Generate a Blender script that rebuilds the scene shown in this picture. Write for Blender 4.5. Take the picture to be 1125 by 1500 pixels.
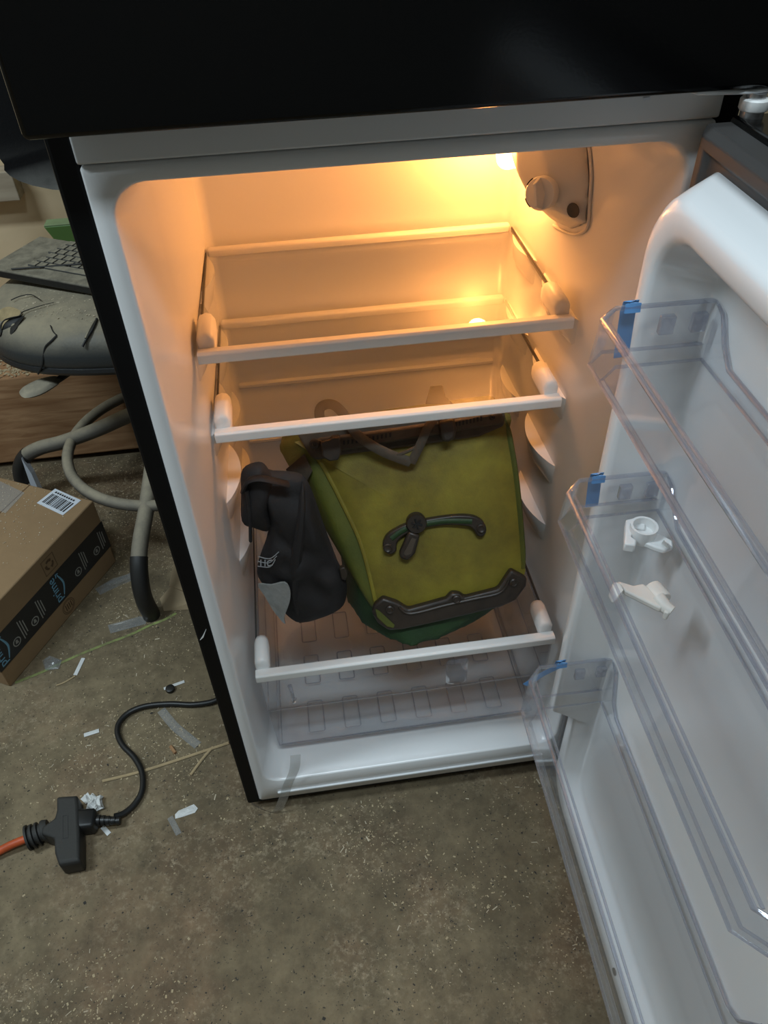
import bpy, bmesh, math, random
from mathutils import Vector, Matrix, Euler, noise

for o in list(bpy.data.objects):
    bpy.data.objects.remove(o)
random.seed(7)
SC = bpy.context.scene
COL = SC.collection

# ------------------------------------------------------------------ camera
CAM = Vector((-0.095, -0.596, 1.161))
ROT = Euler((math.radians(47.15), math.radians(1.52), math.radians(-8.04)), 'XYZ')
FPX = 1127.0
cd = bpy.data.cameras.new('camera'); cam = bpy.data.objects.new('camera', cd); COL.objects.link(cam)
cam.location = CAM; cam.rotation_euler = ROT
cd.sensor_fit = 'VERTICAL'; cd.sensor_height = 36.0; cd.lens = FPX / 1500 * 36.0
cd.clip_start = 0.01
SC.camera = cam
RM = ROT.to_matrix()

# ------------------------------------------------------------------ world, lights, exposure
SC.view_settings.view_transform = 'Standard'; SC.view_settings.look = 'None'
SC.view_settings.gamma = 1; SC.view_settings.use_curve_mapping = False
SC.view_settings.exposure = 0.0
SC.cycles.transparent_max_bounces = 48
SC.cycles.max_bounces = 16
w = bpy.data.worlds.new('world'); SC.world = w; w.use_nodes = True
w.node_tree.nodes['Background'].inputs[0].default_value = (0.80, 0.92, 1.0, 1)
w.node_tree.nodes['Background'].inputs[1].default_value = 0.08

def area(name, loc, target, sx, sy, power, color):
    l = bpy.data.lights.new(name, 'AREA'); l.shape = 'RECTANGLE'; l.size = sx; l.size_y = sy
    l.energy = power; l.color = color
    o = bpy.data.objects.new(name, l); COL.objects.link(o); o.location = loc
    o.rotation_euler = (Vector(target) - Vector(loc)).to_track_quat('-Z', 'Y').to_euler()
    return o
LAMPS = [(.02, -.88, 2.55, 24), (-1.55, -.15, 2.55, 38)]  # second lamp is added, to brighten the back wall and stool side
for lx, ly, lz, pw_ in LAMPS:
    area('unseen_light', (lx, ly, lz), (lx, ly + .001, 0), 0.9, 0.26, pw_, (0.76, 0.91, 1.0))

# ------------------------------------------------------------------ pixel -> point helpers
def ray(x, y):
    return (RM @ Vector((x - 562.5, 750 - y, -FPX))).normalized()
def on_axis(x, y, ax, v):
    d = ray(x, y); return CAM + d * ((v - CAM[ax]) / d[ax])
def on_plane(x, y, p, n):
    d = ray(x, y); return CAM + d * ((Vector(p) - CAM).dot(n) / d.dot(n))
def fl(x, y, z=0.0):
    return on_axis(x, y, 2, z)

# ------------------------------------------------------------------ object helpers
WP = {}
def empty(name, loc, label, cat, group=None):
    o = bpy.data.objects.new(name, None); COL.objects.link(o); o.location = loc
    o.empty_display_size = 0.05
    WP[o] = Vector(loc); tag(o, label, cat, group); return o
def tag(o, label=None, cat=None, group=None, kind=None):
    if label: o['label'] = label
    if cat: o['category'] = cat
    if group: o['group'] = group
    if kind: o['kind'] = kind
    return o
def put(name, me, parent, c):
    o = bpy.data.objects.new(name, me); COL.objects.link(o)
    if parent:
        o.parent = parent; o.location = c - WP[parent]
    else:
        o.location = c
    WP[o] = Vector(c); return o
def obj(name, vf, mat, parent=None, bevel=0, seg=2, angle=40, smooth=True, subsurf=0, solid=0, remesh=0, relax=0):
    v, f = vf
    v = [Vector(p) for p in v]
    lo = Vector([min(p[i] for p in v) for i in range(3)]); hi = Vector([max(p[i] for p in v) for i in range(3)])
    c = (lo + hi) / 2; c.z = lo.z
    me = bpy.data.meshes.new(name)
    me.from_pydata([p - c for p in v], [], f); me.validate(); me.update()
    bm = bmesh.new(); bm.from_mesh(me)
    bmesh.ops.recalc_face_normals(bm, faces=bm.faces); bm.to_mesh(me); bm.free()
    for m in (mat if isinstance(mat, (list, tuple)) else [mat]): me.materials.append(m)
    if smooth:
        for p in me.polygons: p.use_smooth = True
        me.set_sharp_from_angle(angle=math.radians(angle))
    o = put(name, me, parent, c)
    if solid:
        m = o.modifiers.new('solid', 'SOLIDIFY'); m.thickness = solid; m.offset = 0
    if remesh:
        m = o.modifiers.new('remesh', 'REMESH'); m.mode = 'VOXEL'; m.voxel_size = remesh; m.use_smooth_shade = True
        if relax:
            m = o.modifiers.new('relax', 'SMOOTH'); m.iterations = relax; m.factor = 0.5
    if bevel:
        m = o.modifiers.new('bevel', 'BEVEL'); m.width = bevel; m.segments = seg; m.limit_method = 'ANGLE'
        m.angle_limit = math.radians(35)
    if subsurf:
        m = o.modifiers.new('sub', 'SUBSURF'); m.levels = subsurf; m.render_levels = subsurf
    return o

def box(x0, x1, y0, y1, z0, z1):
    v = [(x, y, z) for z in (z0, z1) for y in (y0, y1) for x in (x0, x1)]
    f = [(0, 2, 3, 1), (4, 5, 7, 6), (0, 1, 5, 4), (2, 6, 7, 3), (0, 4, 6, 2), (1, 3, 7, 5)]
    return v, f
def obox(o, ex, ey, ez):      # box from a corner and three edge vectors
    o, ex, ey, ez = map(Vector, (o, ex, ey, ez))
    v = [o + ex * a + ey * b + ez * c for c in (0, 1) for b in (0, 1) for a in (0, 1)]
    return v, box(0, 1, 0, 1, 0, 1)[1]
def join(*ms):
    V, F = [], []
    for v, f in ms:
        k = len(V); V += list(v); F += [tuple(i + k for i in q) for q in f]
    return V, F
def loft(rings, cap0=True, cap1=True, closed=True):
    n = len(rings[0]); V = [p for r in rings for p in r]; F = []
    for i in range(len(rings) - 1):
        for j in range(n if closed else n - 1):
            a, b = i * n + j, i * n + (j + 1) % n
            F.append((a, b, b + n, a + n))
    if cap0: F.append(tuple(range(n))[::-1])
    if cap1: F.append(tuple(range(len(V) - n, len(V))))
    return V, F
def spline(pts, k=6, closed=False):
    pts = [Vector(p) for p in pts]; n = len(pts); out = []
    for i in range(n if closed else n - 1):
        if closed: p0, p1, p2, p3 = pts[i - 1], pts[i], pts[(i + 1) % n], pts[(i + 2) % n]
        else: p0, p1, p2, p3 = pts[max(i - 1, 0)], pts[i], pts[i + 1], pts[min(i + 2, n - 1)]
        for j in range(k):
            t = j / k
            out.append(0.5 * ((2 * p1) + (p2 - p0) * t + (2 * p0 - 5 * p1 + 4 * p2 - p3) * t * t + (3 * p1 - p0 - 3 * p2 + p3) * t ** 3))
    if not closed: out.append(pts[-1])
    return out
def tube(pts, r, n=10, closed=False, flat=None, up=None, caps=True):
    pts = [Vector(p) for p in pts]; m = len(pts); rings = []
    up0 = Vector(up) if up else None; prev = None
    for i in range(m):
        a = pts[i - 1] if (i or closed) else pts[0]; b = pts[(i + 1) % m] if (i < m - 1 or closed) else pts[-1]
        t = (b - a).normalized()
        ref = up0 or prev or (Vector((0, 0, 1)) if abs(t.z) < 0.9 else Vector((1, 0, 0)))
        s = t.cross(ref)
        if s.length < 1e-5: s = t.cross(Vector((0.3, 1, 0.2)))
        s.normalize(); q = s.cross(t).normalized(); prev = q
        rr = r(i / (m - 1)) if callable(r) else r
        fb = rr * flat if flat else rr
        rings.append([pts[i] + s * (rr * math.cos(2 * math.pi * k / n)) + q * (fb * math.sin(2 * math.pi * k / n)) for k in range(n)])
    if closed:
        V, F = loft(rings, False, False); L = len(rings) - 1
        F += [(L * n + j, L * n + (j + 1) % n, (j + 1) % n, j) for j in range(n)]
        return V, F
    return loft(rings, caps, caps)
def frame_of(axis):
    a = Vector(axis).normalized(); s = a.cross(Vector((0, 0, 1)) if abs(a.z) < .9 else Vector((1, 0, 0))).normalized()
    return a, s, s.cross(a).normalized()
def lathe(c, axis, prof, n=24):    # prof: list of (radius, height along the axis)
    a, s, q = frame_of(axis); c = Vector(c)
    return loft([[c + a * h + (s * math.cos(2 * math.pi * k / n) + q * math.sin(2 * math.pi * k / n)) * max(r, 1e-4) for k in range(n)] for r, h in prof])
def prism(poly, d):                # closed outline (3-D points) pushed along vector d
    p = [Vector(a) for a in poly]; d = Vector(d)
    return loft([p, [a + d for a in p]])
def hull(pts):
    bm = bmesh.new()
    for p in pts: bm.verts.new(p)
    r = bmesh.ops.convex_hull(bm, input=bm.verts)
    bmesh.ops.delete(bm, geom=[g for g in r['geom_interior'] if isinstance(g, bmesh.types.BMVert)], context='VERTS')
    bm.verts.index_update(); V = [v.co.copy() for v in bm.verts]; F = [tuple(v.index for v in f.verts) for f in bm.faces]
    bm.free(); return V, F
def rrect(a0, a1, b0, b1, r, n=6, side=()):
    pts = []
    for (ca, cb, s) in ((a1 - r, b1 - r, 0), (a0 + r, b1 - r, 90), (a0 + r, b0 + r, 180), (a1 - r, b0 + r, 270)):
        for k in range(n + 1):
            t = math.radians(s + 90 * k / n); pts.append((ca + r * math.cos(t), cb + r * math.sin(t)))
        if s == 90:  pts += [(a0, b) for b in sorted(side, reverse=True)]
        if s == 270: pts += [(a1, b) for b in sorted(side)]
    return pts
def pillow(outline, n, thick, rings=7, back=1.0, fold=0.0, seed=0.0, freq=28):
    n = Vector(n).normalized(); P = [Vector(p) for p in outline]
    c = sum(P, Vector()) / len(P); V, F = [], []; m = len(P)
    front = []
    for sgn in (1, -back):
        base = len(V)
        for i in range(rings + 1):
            t = 1 - i / (rings + 0.6)
            for p in P:
                q = c + (p - c) * t
                h = thick * math.sqrt(max(0, 1 - t ** 2.6))
                h += fold * noise.noise(q * freq + Vector((seed, 0, 0))) * min(1, (1 - t) * 4)
                V.append(q + n * (sgn * h))
        for i in range(rings):
            for j in range(m):
                a, b = base + i * m + j, base + i * m + (j + 1) % m
                F.append((a, b, b + m, a + m))
        F.append(tuple(base + rings * m + j for j in range(m)))
    for j in range(m):      # weld both rims
        k = (j + 1) % m; h = (rings + 1) * m
        F.append((j, k, h + k, h + j))
    return V, F

# ------------------------------------------------------------------ materials
def nodes(name):
    m = bpy.data.materials.new(name); m.use_nodes = True
    return m, m.node_tree, m.node_tree.nodes['Principled BSDF']
def mat(name, col, rough=0.5, metal=0.0, var=0.0, vscale=8.0, bump=0.0, bscale=60.0, spec=0.5, col2=None, coat=0.0, emit=None, trans=0.0):
    m, nt, b = nodes(name)
    b.inputs['Base Color'].default_value = (*col, 1); b.inputs['Roughness'].default_value = rough
    b.inputs['Metallic'].default_value = metal; b.inputs['Specular IOR Level'].default_value = spec
    b.inputs['Coat Weight'].default_value = coat
    if emit:
        b.inputs['Emission Color'].default_value = (*emit[0], 1); b.inputs['Emission Strength'].default_value = emit[1]
    if var or col2 or bump:
        tc = nt.nodes.new('ShaderNodeTexCoord')
    if var or col2:
        t = nt.nodes.new('ShaderNodeTexNoise'); t.inputs['Scale'].default_value = vscale; t.inputs['Detail'].default_value = 6
        t.inputs['Roughness'].default_value = 0.65
        nt.links.new(tc.outputs['Object'], t.inputs['Vector'])
        r = nt.nodes.new('ShaderNodeValToRGB'); r.color_ramp.elements[0].position = 0.35; r.color_ramp.elements[1].position = 0.65
        c2 = col2 or tuple(max(0, c * (1 - var)) for c in col)
        r.color_ramp.elements[0].color = (*c2, 1); r.color_ramp.elements[1].color = (*col, 1)
        nt.links.new(t.outputs['Fac'], r.inputs['Fac']); nt.links.new(r.outputs['Color'], b.inputs['Base Color'])
    if bump:
        t2 = nt.nodes.new('ShaderNodeTexNoise'); t2.inputs['Scale'].default_value = bscale; t2.inputs['Detail'].default_value = 4
        nt.links.new(tc.outputs['Object'], t2.inputs['Vector'])
        bp = nt.nodes.new('ShaderNodeBump'); bp.inputs['Strength'].default_value = bump; bp.inputs['Distance'].default_value = 0.004
        nt.links.new(t2.outputs['Fac'], bp.inputs['Height']); nt.links.new(bp.outputs['Normal'], b.inputs['Normal'])
    return m
def clear(name, tint, gloss=0.06, ior=1.45, boost=1.0, haze=0.0):
    m = bpy.data.materials.new(name); m.use_nodes = True; nt = m.node_tree
    for n in list(nt.nodes): nt.nodes.remove(n)
    out = nt.nodes.new('ShaderNodeOutputMaterial'); tr = nt.nodes.new('ShaderNodeBsdfTransparent'); gl = nt.nodes.new('ShaderNodeBsdfGlossy')
    tr.inputs[0].default_value = (*tint, 1); gl.inputs['Roughness'].default_value = gloss; gl.inputs['Color'].default_value = (1, 1, 1, 1)
    lw = nt.nodes.new('ShaderNodeLayerWeight'); lw.inputs['Blend'].default_value = 0.5; pw = nt.nodes.new('ShaderNodeMath'); pw.operation = 'POWER'; pw.inputs[1].default_value = 5.0
    nt.links.new(lw.outputs['Facing'], pw.inputs[0])
    f0 = ((ior - 1) / (ior + 1)) ** 2
    mu = nt.nodes.new('ShaderNodeMath'); mu.operation = 'MULTIPLY_ADD'; mu.use_clamp = True
    mu.inputs[1].default_value = (1 - f0) * boost; mu.inputs[2].default_value = f0 * boost
    nt.links.new(pw.outputs[0], mu.inputs[0])
    mx = nt.nodes.new('ShaderNodeMixShader'); nt.links.new(mu.outputs[0], mx.inputs[0]); nt.links.new(tr.outputs[0], mx.inputs[1]); nt.links.new(gl.outputs[0], mx.inputs[2])
    last = mx
    if haze:
        df = nt.nodes.new('ShaderNodeBsdfDiffuse'); df.inputs[0].default_value = (0.85, 0.88, 0.92, 1)
        m2 = nt.nodes.new('ShaderNodeMixShader'); m2.inputs[0].default_value = haze
        nt.links.new(mx.outputs[0], m2.inputs[1]); nt.links.new(df.outputs[0], m2.inputs[2]); last = m2
    nt.links.new(last.outputs[0], out.inputs[0]); return m
def dusty(name, base, dust, rough=0.5, amount=0.8, scale=14.0, bump=0.1):   # dust lies on faces that point up
    m, nt, b = nodes(name); L = nt.links.new
    g = nt.nodes.new('ShaderNodeNewGeometry'); s = nt.nodes.new('ShaderNodeSeparateXYZ'); L(g.outputs['Normal'], s.inputs[0])
    tc = nt.nodes.new('ShaderNodeTexCoord'); t = nt.nodes.new('ShaderNodeTexNoise'); t.inputs['Scale'].default_value = scale; t.inputs['Detail'].default_value = 8
    t.inputs['Roughness'].default_value = 0.7
    L(tc.outputs['Object'], t.inputs['Vector'])
    mr = nt.nodes.new('ShaderNodeMapRange'); mr.inputs['From Min'].default_value = 0.15; mr.inputs['From Max'].default_value = 0.95; L(s.outputs['Z'], mr.inputs['Value'])
    ml = nt.nodes.new('ShaderNodeMath'); ml.operation = 'MULTIPLY'; L(mr.outputs[0], ml.inputs[0])
    mr2 = nt.nodes.new('ShaderNodeMapRange'); mr2.inputs['From Min'].default_value = 0.25; mr2.inputs['From Max'].default_value = 0.6; mr2.inputs['To Min'].default_value = 0.25
    mr2.inputs['To Max'].default_value = amount
    L(t.outputs['Fac'], mr2.inputs['Value']); L(mr2.outputs[0], ml.inputs[1])
    mx = nt.nodes.new('ShaderNodeMix'); mx.data_type = 'RGBA'; L(ml.outputs[0], mx.inputs['Factor'])
    mx.inputs['A'].default_value = (*base, 1); mx.inputs['B'].default_value = (*dust, 1); L(mx.outputs['Result'], b.inputs['Base Color'])
    rr = nt.nodes.new('ShaderNodeMapRange'); rr.inputs['To Min'].default_value = rough; rr.inputs['To Max'].default_value = 0.95; L(ml.outputs[0], rr.inputs['Value']); L(rr.outputs[0], b.inputs['Roughness'])
    bp = nt.nodes.new('ShaderNodeBump'); bp.inputs['Strength'].default_value = bump; bp.inputs['Distance'].default_value = 0.004
    t3 = nt.nodes.new('ShaderNodeTexNoise'); t3.inputs['Scale'].default_value = 220; L(tc.outputs['Object'], t3.inputs['Vector'])
    L(t3.outputs['Fac'], bp.inputs['Height']); L(bp.outputs['Normal'], b.inputs['Normal'])
    return m
def wood(name, c1, c2, scale=(1.2, 14, 14), rough=0.8):
    m, nt, b = nodes(name); L = nt.links.new
    tc = nt.nodes.new('ShaderNodeTexCoord'); mp = nt.nodes.new('ShaderNodeMapping'); mp.inputs['Scale'].default_value = scale
    L(tc.outputs['Object'], mp.inputs['Vector'])
    t = nt.nodes.new('ShaderNodeTexNoise'); t.inputs['Scale'].default_value = 2.2; t.inputs['Detail'].default_value = 8; t.inputs['Distortion'].default_value = 1.2
    L(mp.outputs[0], t.inputs['Vector'])
    r = nt.nodes.new('ShaderNodeValToRGB'); r.color_ramp.elements[0].position = 0.3; r.color_ramp.elements[1].position = 0.7
    r.color_ramp.elements[0].color = (*c1, 1); r.color_ramp.elements[1].color = (*c2, 1)
    L(t.outputs['Fac'], r.inputs['Fac']); L(r.outputs['Color'], b.inputs['Base Color']); b.inputs['Roughness'].default_value = rough
    bp = nt.nodes.new('ShaderNodeBump'); bp.inputs['Strength'].default_value = 0.25; bp.inputs['Distance'].default_value = 0.004
    L(t.outputs['Fac'], bp.inputs['Height']); L(bp.outputs['Normal'], b.inputs['Normal'])
    return m
def concrete():
    m, nt, b = nodes('stained_concrete'); L = nt.links.new
    tc = nt.nodes.new('ShaderNodeTexCoord')
    def nz(scale, detail=8, rough=.65):
        t = nt.nodes.new('ShaderNodeTexNoise'); t.inputs['Scale'].default_value = scale; t.inputs['Detail'].default_value = detail
        t.inputs['Roughness'].default_value = rough; L(tc.outputs['Object'], t.inputs['Vector']); return t
    def ramp(t, p0, c0, p1, c1):
        r = nt.nodes.new('ShaderNodeValToRGB'); e = r.color_ramp.elements; e[0].position = p0; e[1].position = p1
        e[0].color = (*c0, 1); e[1].color = (*c1, 1); L(t.outputs['Fac'], r.inputs['Fac']); return r
    base = ramp(nz(2.6), .34, (.108, .080, .045), .66, (.215, .168, .100))
    warm = ramp(nz(3.7, 5), .50, (0, 0, 0), .72, (1, 1, 1))
    mx = nt.nodes.new('ShaderNodeMix'); mx.data_type = 'RGBA'; L(base.outputs[0], mx.inputs['A']); mx.inputs['B'].default_value = (.205, .122, .070, 1)
    mm = nt.nodes.new('ShaderNodeMath'); mm.operation = 'MULTIPLY'; mm.inputs[1].default_value = .65; L(warm.outputs[0], mm.inputs[0]); L(mm.outputs[0], mx.inputs['Factor'])
    mot = ramp(nz(26, 7, .7), .32, (.62, .60, .56), .66, (1.18, 1.16, 1.12))
    mm2 = nt.nodes.new('ShaderNodeMix'); mm2.data_type = 'RGBA'; mm2.blend_type = 'MULTIPLY'; mm2.inputs['Factor'].default_value = 1.0
    L(mx.outputs['Result'], mm2.inputs['A']); L(mot.outputs[0], mm2.inputs['B']); mx = mm2
    fine = ramp(nz(110, 6, .8), .50, (0, 0, 0), .70, (1, 1, 1))      # ground-in dust
    patch = ramp(nz(7.5, 6), .44, (0, 0, 0), .64, (1, 1, 1))
    fm = nt.nodes.new('ShaderNodeMath'); fm.operation = 'MULTIPLY'; L(fine.outputs[0], fm.inputs[0]); L(patch.outputs[0], fm.inputs[1])
    mx2 = nt.nodes.new('ShaderNodeMix'); mx2.data_type = 'RGBA'; L(fm.outputs[0], mx2.inputs['Factor']); L(mx.outputs['Result'], mx2.inputs['A']); mx2.inputs['B'].default_value = (.36, .285, .185, 1)
    dk = ramp(nz(240, 3, .6), .30, (1, 1, 1), .36, (0, 0, 0))
    mx3 = nt.nodes.new('ShaderNodeMix'); mx3.data_type = 'RGBA'; L(dk.outputs[0], mx3.inputs['Factor']); L(mx2.outputs['Result'], mx3.inputs['A']); mx3.inputs['B'].default_value = (.03, .026, .02, 1)
    L(mx3.outputs['Result'], b.inputs['Base Color']); b.inputs['Roughness'].default_value = .82
    bp = nt.nodes.new('ShaderNodeBump'); bp.inputs['Strength'].default_value = .35; bp.inputs['Distance'].default_value = .002
    L(nz(120, 6, .7).outputs['Fac'], bp.inputs['Height']); L(bp.outputs['Normal'], b.inputs['Normal'])
    return m

M = dict(
    concrete=concrete(),
    plywood=wood('wall_plywood', (.58, .43, .25), (.75, .58, .37), (2, 9, 2)),
    timber=wood('rough_timber', (.25, .12, .05), (.45, .26, .13), (3, 20, 22)),
    block=wood('pale_block', (.34, .27, .19), (.45, .37, .27), (3, 20, 22)),
    drywall=mat('drywall', (.42, .41, .38), .9, var=.15, vscale=3),
    black_door=mat('gloss_black_door', (.002, .002, .0022), .16, spec=.28, bump=.01, bscale=400),
    black_case=mat('black_cabinet', (.003, .003, .0035), .55, spec=.2),
    liner=mat('white_liner', (.80, .80, .80), .22, spec=.5),
    frame=mat('white_frame', (.70, .71, .72), .4),
    trim=mat('white_trim', (.82, .81, .79), .4),
    gasket=mat('grey_gasket', (.05, .047, .045), .55),
    glass=clear('shelf_glass', (.965, .975, .97), .02, 1.5, 1.2),
    clear=clear('clear_plastic', (.95, .955, .965), .05, 1.5, 1.0, .02),
    clear_edge=clear('clear_plastic_edge', (.80, .81, .86), .06, 1.55, 2.6, .05),
    film=clear('clear_film', (.92, .93, .93), .16, 1.5, 1.8, .09),
    housing=mat('lamp_housing', (.66, .65, .63), .45),
    dial=mat('dial_plastic', (.74, .73, .71), .4),
    dark=mat('dark_mark', (.01, .01, .01), .6),
    bulb=mat('lit_bulb', (1, .8, .5), .3, emit=((1.0, .66, .26), 9)),
    metal=mat('hinge_metal', (.55, .55, .56), .3, 1.0),
    tape=mat('blue_tape', (.13, .33, .66), .55),
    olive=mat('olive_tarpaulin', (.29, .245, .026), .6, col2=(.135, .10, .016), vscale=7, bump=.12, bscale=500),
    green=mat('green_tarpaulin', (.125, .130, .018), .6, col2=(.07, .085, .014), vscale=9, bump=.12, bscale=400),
    dkgreen=mat('dark_green_tarpaulin', (.022, .062, .016), .55, var=.35, vscale=14, bump=.15, bscale=200),
    hardware=mat('dirty_black_plastic', (.020, .015, .011), .42, col2=(.045, .032, .023), vscale=22),
    strap=mat('grey_brown_webbing', (.085, .064, .044), .7, var=.3, vscale=60),
    cloth=mat('black_cloth', (.016, .013, .013), .7, bump=.1, bscale=300, var=.3, vscale=12),
    reflective=mat('reflective_grey', (.40, .41, .40), .45, col2=(.26, .27, .25), vscale=45, bump=.2, bscale=60),
    logo=mat('logo_grey', (.33, .34, .35), .5),
    card=mat('cardboard', (.30, .19, .095), .85, var=.14, vscale=9, bump=.05, bscale=90),
    card_dark=mat('cardboard_print', (.10, .055, .025), .8),
    tape_black=mat('black_parcel_tape', (.012, .013, .016), .35),
    tape_print=mat('tape_print_grey', (.28, .27, .24), .6),
    tape_blue=mat('tape_print_blue', (.16, .34, .46), .6),
    label=mat('paper_label', (.62, .66, .72), .7),
    paper=mat('white_paper', (.68, .68, .66), .8, var=.12, vscale=30),
    kraft=mat('kraft_paper', (.36, .27, .16), .85, var=.2, vscale=20),
    rubber=mat('black_rubber', (.012, .012, .012), .42),
    rubber_dusty=dusty('dusty_black_rubber', (.013, .013, .013), (.05, .047, .04), .5, .6, 30),
    orange=mat('orange_cable', (.60, .10, .025), .5, var=.3, vscale=30),
    vinyl=dusty('torn_dusty_vinyl', (.035, .04, .042), (.33, .28, .19), .38, .95, 9),
    vinyl_dark=dusty('dusty_black_vinyl', (.010, .010, .011), (.20, .19, .165), .45, .9, 7),
    tube=dusty('dusty_chair_tube', (.11, .10, .085), (.36, .31, .22), .5, .95, 18),
    tube_black=mat('black_tube', (.02, .019, .018), .5),
    foam=mat('old_foam', (.42, .32, .17), .95, var=.35, vscale=40, bump=.4, bscale=120),
    keys=dusty('dusty_keys', (.05, .05, .05), (.30, .265, .19), .6, 1.0, 60),
    keybase=dusty('dusty_keyboard', (.010, .010, .010), (.27, .24, .175), .5, 1.0, 40),
    greenbox=mat('green_plastic', (.11, .22, .055), .5, var=.1, vscale=10),
    greenline=mat('green_tape', (.30, .36, .11), .8, col2=(.14, .13, .06), vscale=40),
    sliver=mat('wood_sliver', (.42, .31, .17), .8, var=.2, vscale=40),
    chip=mat('sawdust_tan', (.42, .33, .20), .9), chip2=mat('shaving_pale', (.50, .42, .30), .85), crumb=mat('dark_crumb', (.035, .03, .024), .9),
    clip=mat('white_nylon', (.78, .78, .77), .4), clip2=mat('cream_nylon', (.70, .66, .60), .45),
)

# ------------------------------------------------------------------ the room
def struct(name, vf, m, label=None, **k):
    return tag(obj(name, vf, m, **k), label, None, None, 'structure')
struct('floor', box(-2.6, 2.4, -3.0, 1.2, -.06, 0), M['concrete'], 'stained brown concrete garage floor', smooth=False)
struct('wall_back', box(-2.6, 2.4, 1.2, 1.26, 0, 2.7), M['plywood'], 'tan plywood garage wall', smooth=False)
struct('wall_left', box(-2.66, -2.6, -3.0, 1.26, 0, 2.7), M['drywall'], smooth=False)
struct('wall_right', box(2.4, 2.46, -3.0, 1.26, 0, 2.7), M['drywall'], smooth=False)
struct('wall_front', box(-2.66, 2.46, -3.06, -3.0, 0, 2.7), M['drywall'], smooth=False)
struct('ceiling', box(-2.66, 2.46, -3.06, 1.26, 2.7, 2.76), M['drywall'], smooth=False)
for (lx, ly, lz, pw_), lab in zip(LAMPS, ('white ceiling shop lamp above the open refrigerator', 'unseen ceiling lamp added to brighten the back wall, stool and parcel box')):
    sl = empty('unseen_lamp', (lx, ly, lz), lab, 'lamp')
    obj('housing', box(lx - .5, lx + .5, ly - .17, ly + .17, lz + .01, 2.70), M['frame'], sl, bevel=.01)

# ------------------------------------------------------------------ refrigerator
fr = empty('refrigerator', (0, .26, 0), 'black two-door refrigerator with its white lower compartment standing open', 'refrigerator')
X0, X1, ZB, ZT = -.235, .24, .036, .975
def cab_ring(a0, a1, b0, b1, y): return [Vector((a, y, b)) for a, b in ((a0, b0), (a1, b0), (a1, b1), (a0, b1))]
obj('cabinet', loft([cab_ring(-.255, .26, .022, 1.46, .53), cab_ring(-.255, .26, .022, 1.46, .0), cab_ring(X0, X1, ZB, 1.44, 0), cab_ring(X0, X1, ZB, 1.44, .5)]),
    M['black_case'], fr, bevel=.003, smooth=False)
obj('paint_chip', prism([on_axis(293, 938, 1, -.0008), on_axis(298, 934, 1, -.0008), on_axis(302, 922, 1, -.0008), on_axis(297, 932, 1, -.0008)], (0, .0008, 0)), M['trim'], fr, smooth=False)
for fx in (-.21, .215):
    for fy in (.05, .48):
        obj('foot', lathe((fx, fy, 0), (0, 0, 1), [(.016, 0), (.018, .004), (.014, .012), (.010, .0225)], 12), M['rubber'], fr)
SIDE = [.2, .4, .6, .8]
def lr(a0, a1, b0, b1, r, y): return [Vector((a, y, b)) for a, b in rrect(a0, a1, b0, b1, r, 6, SIDE)]
liner = obj('liner', loft([
    lr(X0, X1, ZB, ZT, .003, .006), lr(X0, X1, ZB, ZT, .003, -.003), lr(X0 + .002, X1 - .002, ZB + .002, ZT - .002, .004, -.005),
    lr(-.2225, .2275, .086, .9635, .028, -.005), lr(-.2207, .2257, .0872, .9622, .028, -.0042), lr(-.2195, .2245, .088, .961, .028, -.001), lr(-.2180, .2230, .089, .960, .028, .008),
    lr(-.2120, .2170, .091, .957, .028, .035), lr(-.2055, .2105, .094, .953, .028, .10),
    lr(-.2000, .2050, .098, .949, .030, .375), lr(-.1965, .2015, .102, .945, .030, .387), lr(-.188, .193, .110, .937, .025, .392)], False, True),
    M['liner'], fr, angle=50)
LEV = [.742, .639, .536, .433]
def ledge(side, y0, y1, z, p=.017):
    wx = lambda y: (-.2065 if side < 0 else .2115) + (.006 if side < 0 else -.006) * (y - .1) / .28
    rings = []
    for i in range(13):
        t = i / 12; y = y0 + (y1 - y0) * t; q = p * math.sin(math.pi * t) ** .8 + .0006; s = -side
        x = wx(y)
        rings.append([Vector((x - s * .004, y, z)), Vector((x + s * q, y, z)), Vector((x + s * q, y, z - .006)), Vector((x + s * q * .55, y, z - .03)), Vector((x - s * .004, y, z - .045))])
    return loft(rings)
for z in LEV:
    for s in (-1, 1):
        obj('shelf_ledge', ledge(s, .125, .245, z - .004), M['liner'], liner, angle=30)
        obj('shelf_ledge', ledge(s, .275, .372, z - .004, .013), M['liner'], liner, angle=30)
    obj('back_ridge', prism([(-.19, .393, z - .016), (-.19, .3885, z - .011), (-.19, .3885, z - .007), (-.19, .393, z - .003)], (.385, 0, 0)), M['liner'], liner)
obj('sill_step', box(-.205, .21, -.0075, -.004, .052, .056), M['frame'], liner, bevel=.001)
obj('mullion', loft([[Vector((x, y, z)) for x, z in ((-.236, .9765), (.2405, .9765), (.2405, 1.09), (-.236, 1.09))] for y in (.01, -.006)]), M['frame'], fr, bevel=.002)
obj('freezer_door', box(-.2575, .2625, -.0385, -.009, 1.0035, 1.455), M['black_door'], fr, bevel=.004)
obj('freezer_gasket', box(-.245, .25, -.0095, .0, 1.02, 1.445), M['rubber'], fr, bevel=.002)

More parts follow.
